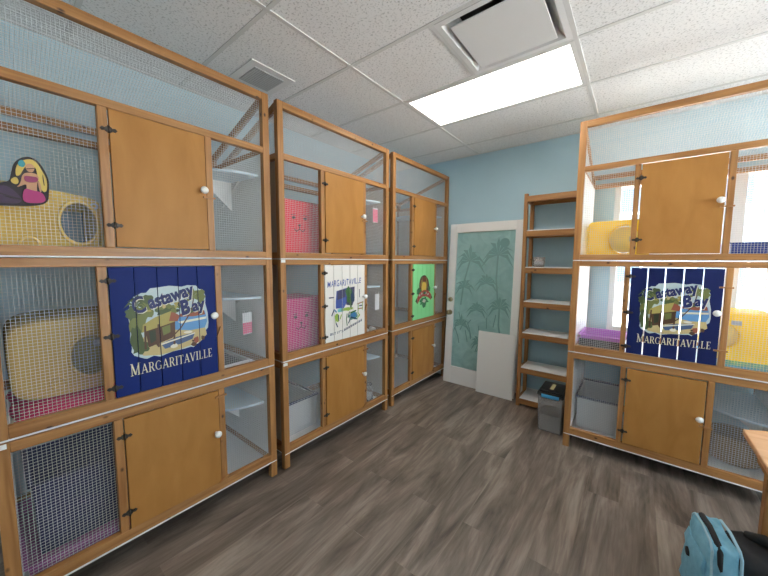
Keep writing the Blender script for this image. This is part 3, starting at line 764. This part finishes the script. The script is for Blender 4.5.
# mermaid cut-out hanging on the mesh
t_ = thing('mermaid_sign', 'black-edged painted mermaid cutout with yellow hair and magenta tail on mesh', 'wall decoration', (XL-.030, 0, 0), PI/2)
def msh(name, polys, y, col, th=.003):
    mb = MB()
    for pl in polys:
        for _ in range(2):
            pl = [p for i in range(len(pl)) for p in (((pl[i][0]*3+pl[(i+1) % len(pl)][0])/4, (pl[i][1]*3+pl[(i+1) % len(pl)][1])/4), ((pl[i][0]+pl[(i+1) % len(pl)][0]*3)/4, (pl[i][1]+pl[(i+1) % len(pl)][1]*3)/4))]
        mb.prism([(a, b_) for a, b_ in pl], y, y-th, lambda a, b_, h: (a, h, b_))
    return mb.build(name, art(*col) if isinstance(col, tuple) else M[col], t_)
def mp(px, py):                                 # painted outline, sign coordinates in metres
    return (.062+px*.000318, 1.997-py*.00051+px*.00006)
mm = lambda L_: [mp(*p) for p in L_]
msh('backing', [mm([(-150, 470), (-160, 360), (-90, 310), (0, 300), (60, 290), (75, 235), (105, 150), (180, 105), (260, 100), (330, 140), (380, 220), (405, 290), (395, 390), (378, 470), (250, 490), (60, 480)])], -.002, (26, 16, 24), .006)
msh('hair', [mm([(125, 170), (180, 130), (260, 118), (310, 150), (350, 215), (385, 280), (380, 370), (345, 385), (310, 330), (300, 220), (290, 180), (220, 160), (180, 205), (150, 250), (110, 255)]), mm([(70, 275), (120, 255), (140, 300), (110, 320), (70, 300)])], -.009, (212, 184, 92))
msh('body', [mm([(200, 170), (240, 150), (285, 175), (275, 215), (245, 225), (210, 210)]), mm([(170, 235), (230, 225), (300, 235), (320, 280), (300, 290), (285, 350), (290, 380), (190, 380), (205, 310), (150, 330), (110, 340), (150, 310)]), mm([(300, 290), (322, 300), (330, 380), (310, 380)])], -.0095, (196, 148, 112))
msh('top', [mm([(180, 250), (240, 255), (305, 262), (300, 300), (245, 305), (185, 295)])], -.0125, (140, 50, 90))
msh('tail', [mm([(180, 345), (240, 365), (320, 380), (350, 410), (360, 455), (300, 470), (160, 460), (155, 400)])], -.0125, (168, 44, 110))
msh('fin', [mm([(-140, 440), (-145, 380), (-60, 330), (40, 320), (150, 420), (140, 460), (60, 465)])], -.010, (66, 44, 72))
msh('flower', [ell(*mp(175, 155), .011, .014, 10, .25, 4)], -.0125, (50, 140, 150))
for nm_, pl in (('hair_line', [(205, 195), (280, 190), (280, 196), (205, 202)]), ('hair_line', [(345, 240), (352, 240), (360, 330), (350, 330)]), ('fin_line', [(0, 400), (150, 435), (150, 440), (0, 410)]), ('fin_line', [(-60, 370), (140, 430), (140, 436), (-60, 380)])): msh(nm_, [mm(pl)], -.013, (40, 26, 30))
# nearest stack, middle: tan hood on pink blanket
t_ = thing('cat_house', 'tan plastic domed cat house with round opening, on pink blanket', 'cat house', W_('nearest', .345, .24, F2+.050), RZ('nearest'))
shell(.56, .39, .44, 5.5, (.0, .185, .078, .105), n=48).build('hood', M['tan'], t_)
r_ = MB(); ring(r_, .0, .185, .083, .008, -.003, 30, sz=1.33); r_.build('rim', M['tan'], t_)
r_ = MB(); ring(r_, -.125, .07, .026, .006, 0); r_.build('dial', M['tan'], t_)
b = MB(); b.lathe([(.03, 0), (.032, .02), (.02, .035), (.004, .04)], 14, (.07, .2, .19), 'z'); b.build('inner_ball', M['steel'], t_)
def blanket(name, label, w, d, h, loc, rz, m_, seed, amp=.012):
    r = random.Random(seed); bm = bmesh.new(); bmesh.ops.create_grid(bm, x_segments=22, y_segments=18, size=.5)
    for v in bm.verts:
        ex = max(abs(v.co.x), abs(v.co.y))*2; k = max(0, 1-ex**6)
        hz = h*k + amp*k*(math.sin(v.co.x*17+seed)+math.sin(v.co.y*23+seed*2+v.co.x*9))*.6
        v.co = Vector((v.co.x*w*(1+.03*math.sin(v.co.y*14+seed)), v.co.y*d*(1+.04*math.sin(v.co.x*12+seed)), max(.001, hz)))
    for f_ in bm.faces: f_.smooth = True
    me = bpy.data.meshes.new(name); bm.to_mesh(me); bm.free(); me.materials.append(m_)
    o = link(name, me, None, 0, loc, (0, 0, rz)); md = o.modifiers.new('thick', 'SOLIDIFY'); md.thickness = .004
    return tag(o, label, 'blanket')
blanket('blanket', 'bright pink fleece blanket under tan cat house behind mesh', .50, .60, .042, W_('nearest', .31, .40, F2+.001), RZ('nearest'), M['pinkf'], 3, .004)
def stripes():
    m = mat('striped_fabric', (1, 1, 1), .85); N, L, b = nodes(m); w = N.new('ShaderNodeTexWave'); w.inputs['Scale'].default_value = 9; w.inputs['Distortion'].default_value = 2
    tc = N.new('ShaderNodeTexCoord'); rp = N.new('ShaderNodeValToRGB'); rp.color_ramp.elements[0].color = (.02, .02, .03, 1); rp.color_ramp.elements[1].color = (.8, .8, .82, 1)
    rp.color_ramp.elements[0].position = .4; rp.color_ramp.elements[1].position = .55
    L.new(tc.outputs['Object'], w.inputs['Vector']); L.new(w.outputs[0], rp.inputs[0]); L.new(rp.outputs[0], b.inputs['Base Color']); return m
blanket('towel', 'black and white patterned towel beside the tan cat house', .10, .55, .05, W_('nearest', .63, .36, F2+.001), RZ('nearest'), stripes(), 5, .010)
# nearest stack, bottom: navy bin in a plum tray
o = tag(tub(.46, .60, .07, .95).build('litter_tray', M['purple'], None, .004, W_('nearest', .29, .37, F1+.001), (0, 0, RZ('nearest'))), 'plum coloured tray on the floor of the lowest nearest cage', 'tray')
t_ = thing('storage_bin', 'navy plastic bin standing in plum tray, lowest nearest cage', 'bin', W_('nearest', .29, .42, F1+.009), RZ('nearest'))
tub(.38, .44, .36, .94, rim=.014).build('body', M['navy'], t_, .004)
# nearest stack right side things
t_ = thing('litter_tray', 'dark tray with pale rim under the card in the middle nearest cage', 'tray', W_('nearest', .98, .30, F2+.001), RZ('nearest'))
b = MB(); b.box(-.13, .13, -.2, .2, 0, .035); b.build('body', M['charcoal'], t_, bevel=.006)
r_ = MB()
for a in ((-.15, -.13, -.22, .22), (.13, .15, -.22, .22), (-.13, .13, -.22, -.2), (-.13, .13, .2, .22)): r_.box(*a, .03, .05)
r_.build('rim', M['board'], t_, bevel=.003)
def card(label, stack, u, d, z, w, h, split=None, rz=.15):
    t_ = thing('cage_card', label, 'card', W_(stack, u, d, z), RZ(stack)+rz)
    b = MB(); b.box(-w/2, w/2, -.0015, .0015, 0, h)
    for s_ in (-.3, .3): b.tube([(s_*w, 0, h-.004), (s_*w, 0, h+.02)], .002, 6)
    b.build('sheet', M['paper'], t_)
    if split: c = MB(); c.box(-w/2*.96, w/2*.96, -.003, -.0016, .004, h*split); c.build('pink_half', M['pinkpaper'], t_)
card('white card with pink lower half hanging under the corner shelf, nearest middle cage', 'nearest', 1.14, .15, 1.03, .075, .15, .55)
# second stack
def cat_box(label, u, z0, w, h, d, m_, dd, yy):
    t_ = thing('cat_face_box', label, 'cat bed', W_('second', u, dd, z0), RZ('second'), 'cat face boxes')
    b = MB(); b.box(-w/2, w/2, 0, d, 0, h); b.build('body', m_, t_, bevel=.02)
    F = lambda a, b_, hh: (a, hh, b_)
    def ink(nm, polys):
        f = MB()
        for pl in polys: f.prism(pl, -.001, -.003, F)
        f.build(nm, M['ink'], t_)
    for sx in (-1, 1): ink('eye', [ell(sx*.055, yy+.055, .016, .012, 12)]); ink('brow', stroke([(sx*.04, yy+.082), (sx*.075, yy+.075)], .005))
    ink('nose', [ell(0, yy, .012, .009, 10)])
    ink('mouth', stroke([(-.05, yy-.03), (-.03, yy-.05), (0, yy-.03), (.03, yy-.05), (.05, yy-.03)], .006)+stroke([(0, yy-.008), (0, yy-.03)], .005))
cat_box('red-pink cat-face fabric box behind mesh of top second cage', .285, F3+.001, .47, .455, .34, M['pinkb'], .16, .26)
cat_box('magenta cat-face fabric box behind mesh below the red-pink one', .285, F2+.001, .47, .425, .34, M['pinkm'], .16, .22)
t_ = thing('storage_bin', 'pale grey tub with dark rim in lowest second cage', 'bin', W_('second', .25, .42, F1+.001), RZ('second'))
tub(.38, .5, .26, .97, rim=.004).build('body', M['greyp'], t_, .004)
r_ = MB()
for a in ((-.2, .2, -.262, -.25), (-.2, .2, .25, .262), (-.2, -.19, -.25, .25), (.19, .2, -.25, .25)): r_.box(*a, .267, .285)
r_.build('rim', M['navy'], t_)
tag(tub(.22, .4, .03, .95).build('litter_tray', M['aqua'], None, .003, W_('second', 1.06, .25, F3+.001), (0, 0, PI/2)), 'shallow aqua tray at bottom right of top second cage', 'tray')
card('white and pink tag hanging in right side of top second cage', 'second', 1.12, .08, 1.915, .085, .14, .9, .1)
card('small white card hanging beside the white painted door', 'second', 1.155, .08, 1.05, .08, .16, None, .1)
for k, (u, dd, lb) in enumerate(((.985, .085, 'steel food bowl lying tipped beside white painted door, left one'), (1.08, .075, 'steel food bowl lying tipped beside white painted door, right one'))):
    b = MB(); b.lathe([(.026, 0), (.034, .03), (.038, .05), (.035, .05), (.031, .03), (.02, .006)], 18, (0, -.025, .039), 'y')
    tag(b.build('food_bowl', M['steel'], None, 0, W_('second', u, dd, F2+.001), (0, 0, PI/2+.2)), lb, 'bowl', 'tipped steel bowls')
b = MB(); b.lathe([(.04, 0), (.044, .01), (.042, .15), (.032, .17), (.034, .19), (.03, .19), (.03, .17), (.038, .15), (.038, .012)], 18)
tag(b.build('glass_jar', M['glassware'], None, 0, W_('second', 1.05, .10, F1+.001), (0, 0, 0)), 'clear glass jar on floor of lowest second cage', 'jar')
# window stack
t_ = thing('cat_house', 'bright yellow plastic cat house with round pale disc, top cage by window', 'cat house', W_('window', .268, .30, F3+.001), 0)
shell(.42, .325, .36, 9, (.045, .165, .10, .11), back=False).build('hood', M['yellowb'], t_)
b = MB(); b.lathe([(.108, .02), (.108, .026)], 24, (.045, 0, .165), 'y'); b.build('disc', M['paledisc'], t_)
b = MB(); b.box(.075, .115, .012, .02, .15, .19); b.build('disc_label', M['greyp'], t_)
t_ = thing('storage_bin', 'lilac plastic bin with dark woven outside beside navy painted door', 'bin', W_('window', .215, .30, F2+.001), 0)
tub(.29, .34, .12, .97).build('body', M['lilac'], t_, .004)
b = MB(); b.box(-.155, .155, -.185, -.178, .0, .095); b.build('woven_front', M['charcoal'], t_, bevel=.003)
t_ = thing('cat_house', 'bright yellow plastic cat house standing on aqua tray right of navy door', 'cat house', W_('window', 1.0, .20, F2+.055), 0)
shell(.36, .33, .40, 6, (-.10, .17, .07, .08), back=False).build('hood', M['yellowb'], t_)
b = MB(); b.lathe([(.078, .02), (.078, .026)], 24, (-.10, 0, .17), 'y'); b.build('disc', M['paledisc'], t_)
b = MB(); b.box(-.07, -.02, -.004, -.001, .25, .28); b.build('sticker', M['greyp'], t_)
tag(tub(.34, .52, .045, .96).build('litter_tray', M['aqua'], None, .004, W_('window', 1.0, .35, F2+.001), (0, 0, 0)), 'aqua tray under yellow cat house, middle cage by window', 'tray')
t_ = thing('storage_bin', 'cobalt blue plastic bin at right end of top cage by window', 'bin', W_('window', 1.02, .30, F3+.001), 0)
tub(.28, .36, .11, .95).build('body', M['cobalt'], t_, .004)
card('grey and white card hanging in right end of top cage by window', 'window', 1.10, .18, 1.84, .13, .13, None, .0)
t_ = thing('storage_bin', 'pale grey tub in lowest window cage, left end', 'bin', W_('window', .222, .42, F1+.001), 0)
tub(.31, .5, .26, .97, rim=.004).build('body', M['greyp'], t_, .004)
r_ = MB()
for a in ((-.165, .165, -.262, -.25), (-.165, .165, .25, .262), (-.165, -.155, -.25, .25), (.155, .165, -.25, .25)): r_.box(*a, .267, .285)
r_.build('rim', M['navy'], t_)
t_ = thing('cat_bed', 'round wicker cat bed in right end of lowest window cage', 'cat bed', W_('window', 1.03, .36, F1+.001), 0)
b = MB(); b.lathe([(.11, 0), (.14, .02), (.155, .12), (.145, .20), (.132, .20), (.14, .12), (.12, .03)], 24); b.build('basket', M['wicker'], t_)
b = MB(); b.lathe([(.12, .035), (.128, .06), (.09, .075), (.01, .08)], 20); b.build('cushion', art(120, 110, 96), t_)
corner_shelf(cages[('window', 0)], 1.235, .50)

# ------------------------------------------------------------------ back wall: leaning door, board, shelf unit
lean = math.asin((3.75-3.62)/2.03)
dw, dh = .885, 2.01
t_ = thing('glass_door', 'white door with frosted palm-etched teal glass leaning against back wall', 'door', (-1.435, 3.62, .0), rot=(-lean, 0, 0))
f = MB(); hw = dw/2
f.box(-hw, -hw+.095, -.02, .022, 0, dh, 0, 2); f.box(hw-.085, hw, -.02, .022, 0, dh, 0, 2)
f.box(-hw+.095, hw-.085, -.02, .022, 0, .215); f.box(-hw+.095, hw-.085, -.02, .022, dh-.11, dh)
f.build('frame', M['white'], t_, bevel=.003)
gl = MB(); gl.box(-hw+.09, hw-.08, -.004, .004, .21, dh-.105); gp = gl.build('glass_pane', M['etched'], t_)
et = []
for (cx, cz, R_, sd) in ((-.17, 1.55, .20, 2), (.17, 1.62, .20, 5), (.05, 1.28, .15, 6), (-.22, 1.22, .14, 8), (-.05, .95, .14, 12), (.22, 1.0, .16, 14), (-.24, .75, .13, 15), (.0, .55, .13, 17)):
    et += palm(cx, cz, R_, 9, sd, .6)
for (a, z_, b2, z2) in ((-.17, 1.55, -.26, 1.0), (.17, 1.62, .20, 1.05), (.22, 1.0, .26, .6)): et += stroke([(a, z_), ((a+b2)/2-.02, (z_+z2)/2), (b2, z2)], .02)
et += [ell(.24, 1.76, .055, .055, 18)]
for k in range(22):
    r = random.Random(k+50); a, z_ = r.uniform(-.3, .32), r.uniform(.3, .8); et += stroke([(a, z_), (a+r.uniform(-.05, .05), z_+r.uniform(.06, .16))], .012)
e = MB()
for pl in et:
    pl = [(max(-hw+.096, min(hw-.086, a)), b_) for a, b_ in pl]
    e.add([(a, -.0046, b_) for a, b_ in pl], [tuple(range(len(pl)))])
e.build('etching', M['etchdark'], gp)
for z_, nm in ((.895, 'door_knob'), (1.06, 'deadbolt')):
    b = MB()
    if nm == 'door_knob': b.lathe([(.032, 0), (.032, -.006), (.013, -.012), (.012, -.03), (.024, -.038), (.03, -.05), (.026, -.064), (.012, -.07), (.002, -.071)], 20, (-hw+.05, -.02, z_), 'y')
    else: b.lathe([(.03, 0), (.029, -.012), (.022, -.018), (.008, -.019)], 20, (-hw+.05, -.02, z_), 'y')
    b.build(nm, M['brass'], t_)
b = MB(); b.box(-.21, .21, -.004, .004, 0, .73)
tag(b.build('white_board', M['white'], None, .002, (-1.205, 3.545, 0), (-.055, 0, .0)), 'blank white board leaning against the bottom of the glass door', 'board')
# shelf unit
SX0, SX1, SY0, SY1 = -.935, -.43, 3.47, 3.755
t_ = thing('shelf_unit', 'narrow open pine shelf unit with white shelves between glass door and window cages', 'shelf', (SX0, SY0, 0))
wd, dp = SX1-SX0, SY1-SY0
for x in (0, wd-.036):
    for y in (0, dp-.036): MB().box(x, x+.036, y, y+.036, 0, 2.23).build('post', M['pine'], t_, bevel=.003)
for k, z_ in enumerate((2.205, 1.855, 1.48, 1.125, .795, .42, .085)):
    sh = MB(); 
    sh.box(.036, wd-.036, .002, .03, z_-.058, z_); sh.box(.036, wd-.036, dp-.03, dp-.002, z_-.058, z_)
    for x in (.004, wd-.032): sh.box(x, x+.028, .036, dp-.036, z_-.058, z_)
    s_ = sh.build('shelf', M['pine'], t_, bevel=.002)
    if k: b = MB(); b.box(.037, wd-.037, .001, dp-.001, z_, z_+.008); b.build('shelf_board', M['board'], s_)
    else: b = MB(); b.box(.037, wd-.037, .031, dp-.031, z_-.02, z_-.01); b.build('shelf_board', M['pine'], s_)
t_ = thing('glass_container', 'clear container on third shelf from top of pine unit', 'container', (-.80, 3.60, 1.489))
b = MB(); b.lathe([(.05, 0), (.056, .005), (.06, .10), (.056, .10), (.052, .008), (.01, .008)], 20); b.build('bowl', M['smoke'], t_)
b = MB(); b.lathe([(.048, .01), (.05, .05), (.03, .06), (.005, .062)], 16); b.build('contents', M['paper'], t_)
# grey bin with lid
t_ = thing('lidded_bin', 'clear grey plastic bin with black lid and blue clip before the pine shelves', 'bin', (-.535, 3.20, 0), 0)
body = MB(); r = []
for (k, z_) in ((.9, 0), (1, .36)): r.append([(-.10*k, -.13*k, z_), (.10*k, -.13*k, z_), (.10*k, .13*k, z_), (-.10*k, .13*k, z_)])
body.add(r[0]+r[1], [(3, 2, 1, 0), (0, 1, 5, 4), (1, 2, 6, 5), (2, 3, 7, 6), (3, 0, 4, 7)])
bo = body.build('body', M['smoke'], t_); md = bo.modifiers.new('thick', 'SOLIDIFY'); md.thickness = .004; md.offset = -1
b = MB(); b.box(-.085, .085, -.11, .11, .006, .16); b.build('contents', art(168, 162, 156), t_, bevel=.01)
b = MB(); b.box(-.108, .108, -.138, .138, .335, .365); b.box(-.095, .095, -.125, .125, .365, .39)
lid = b.build('lid', M['black'], t_, bevel=.008)
b = MB(); b.box(-.07, .07, -.146, -.138, .325, .355); b.build('clip', M['aqua'], t_, bevel=.002)
b = MB(); b.box(-.015, .015, -.08, .06, .3905, .393); b.build('lid_label', art(200, 190, 140), lid)

# ------------------------------------------------------------------ foreground: table and bag
t_ = thing('table', 'pale wooden table corner at right edge of the photo above the blue bag', 'table', (.45, 2.24, 0))
top = [(0, 0), (0, -.60), (.52, -.90), (.52, .30)]
b = MB(); b.prism(top, .712, .740, lambda a, c, h: (a, c, h)); b.build('table_top', M['table'], t_, bevel=.006)
def inset(k): 
    cx = sum(p[0] for p in top)/4; cy_ = sum(p[1] for p in top)/4
    return [(cx+(a-cx)*k, cy_+(c-cy_)*k) for a, c in top]
ap = inset(.80); b = MB()
for p_, q_ in zip(ap, ap[1:]+ap[:1]): b.beam((*p_, .665), (*q_, .665), .02, .09)
b.build('apron', M['pine'], t_, bevel=.002)
for a, c in ((.098, -.06), (.098, -.54), (.46, -.74), (.46, .14)):
    b = MB(); b.box(a-.024, a+.024, c-.024, c+.024, 0, .71); b.build('leg', M['pine'], t_, bevel=.003)
# cooler bag
t_ = thing('cooler_bag', 'light blue and black soft bag on the floor beside the table leg', 'bag', (.38, 1.957, 0), math.radians(9))
def soft(mb_name, m_, w, d, h, loc, bulge=.02, parent=None, taper=.94, bev=.02):
    bm = bmesh.new(); bmesh.ops.create_cube(bm, size=1); bmesh.ops.subdivide_edges(bm, edges=bm.edges[:], cuts=5, use_grid_fill=True)
    for v in bm.verts:
        x, y, z = v.co; k = 1+(taper-1)*(z+.5)
        bx = bulge*(1-4*y*y)*(1-4*z*z)*(1 if x > 0 else -1)*(abs(x) > .49); by = bulge*(1-4*x*x)*(1-4*z*z)*(1 if y > 0 else -1)*(abs(y) > .49)
        v.co = Vector((x*w*k+bx+.004*math.sin(z*14), y*d*k+by+.004*math.sin(x*16+z*9), (z+.5)*h+.008*math.sin(x*9+y*7)*(z > .4)))
    for f_ in bm.faces: f_.smooth = True
    me = bpy.data.meshes.new(mb_name); bm.to_mesh(me); bm.free(); me.materials.append(m_)
    o = link(mb_name, me, parent, bev, loc); o.modifiers['bevel'].segments = 3
    return o
def shear(o, kx, ky):
    for v in o.data.vertices: v.co.x += kx*v.co.z; v.co.y += ky*v.co.z
soft('body', M['bagblue'], .115, .30, .35, (-.038, 0, 0), .018, t_, .74)
soft('front_pocket', M['bagblue'], .022, .25, .26, (-.094, 0, .01), .012, t_, .75, .01)
soft('main_compartment', M['blackf'], .20, .27, .31, (.115, .01, 0), .02, t_, .84)
def hoop(x, r, mt, nm, hb=.152, ht=.113, zt=.352):
    pp = MB(); pp.tube([(x, -hb, .02), (x, -(hb+ht)/2, zt*.5), (x, -ht, zt-.02), (x, -ht*.8, zt), (x, 0, zt+.012), (x, ht*.8, zt), (x, ht, zt-.02), (x, (hb+ht)/2, zt*.5), (x, hb, .02)], r, 8); pp.build(nm, mt, t_)
hoop(-.078, .005, M['baglight'], 'piping'); hoop(-.055, .012, M['blackf'], 'zipper'); hoop(.010, .006, M['baglight'], 'piping')
pp = MB(); pp.lathe([(.02, 0), (.018, -.008), (.004, -.01)], 14, (-.110, .02, .20), 'x'); pp.build('patch', M['blackf'], t_)
pp = MB(); pp.tube([(.10, .10, .31), (.14, .06, .335), (.20, .0, .34), (.26, -.08, .30), (.28, -.14, .18)], [.02, .024, .026, .024, .02], 10); pp.build('strap', M['blackf'], t_)
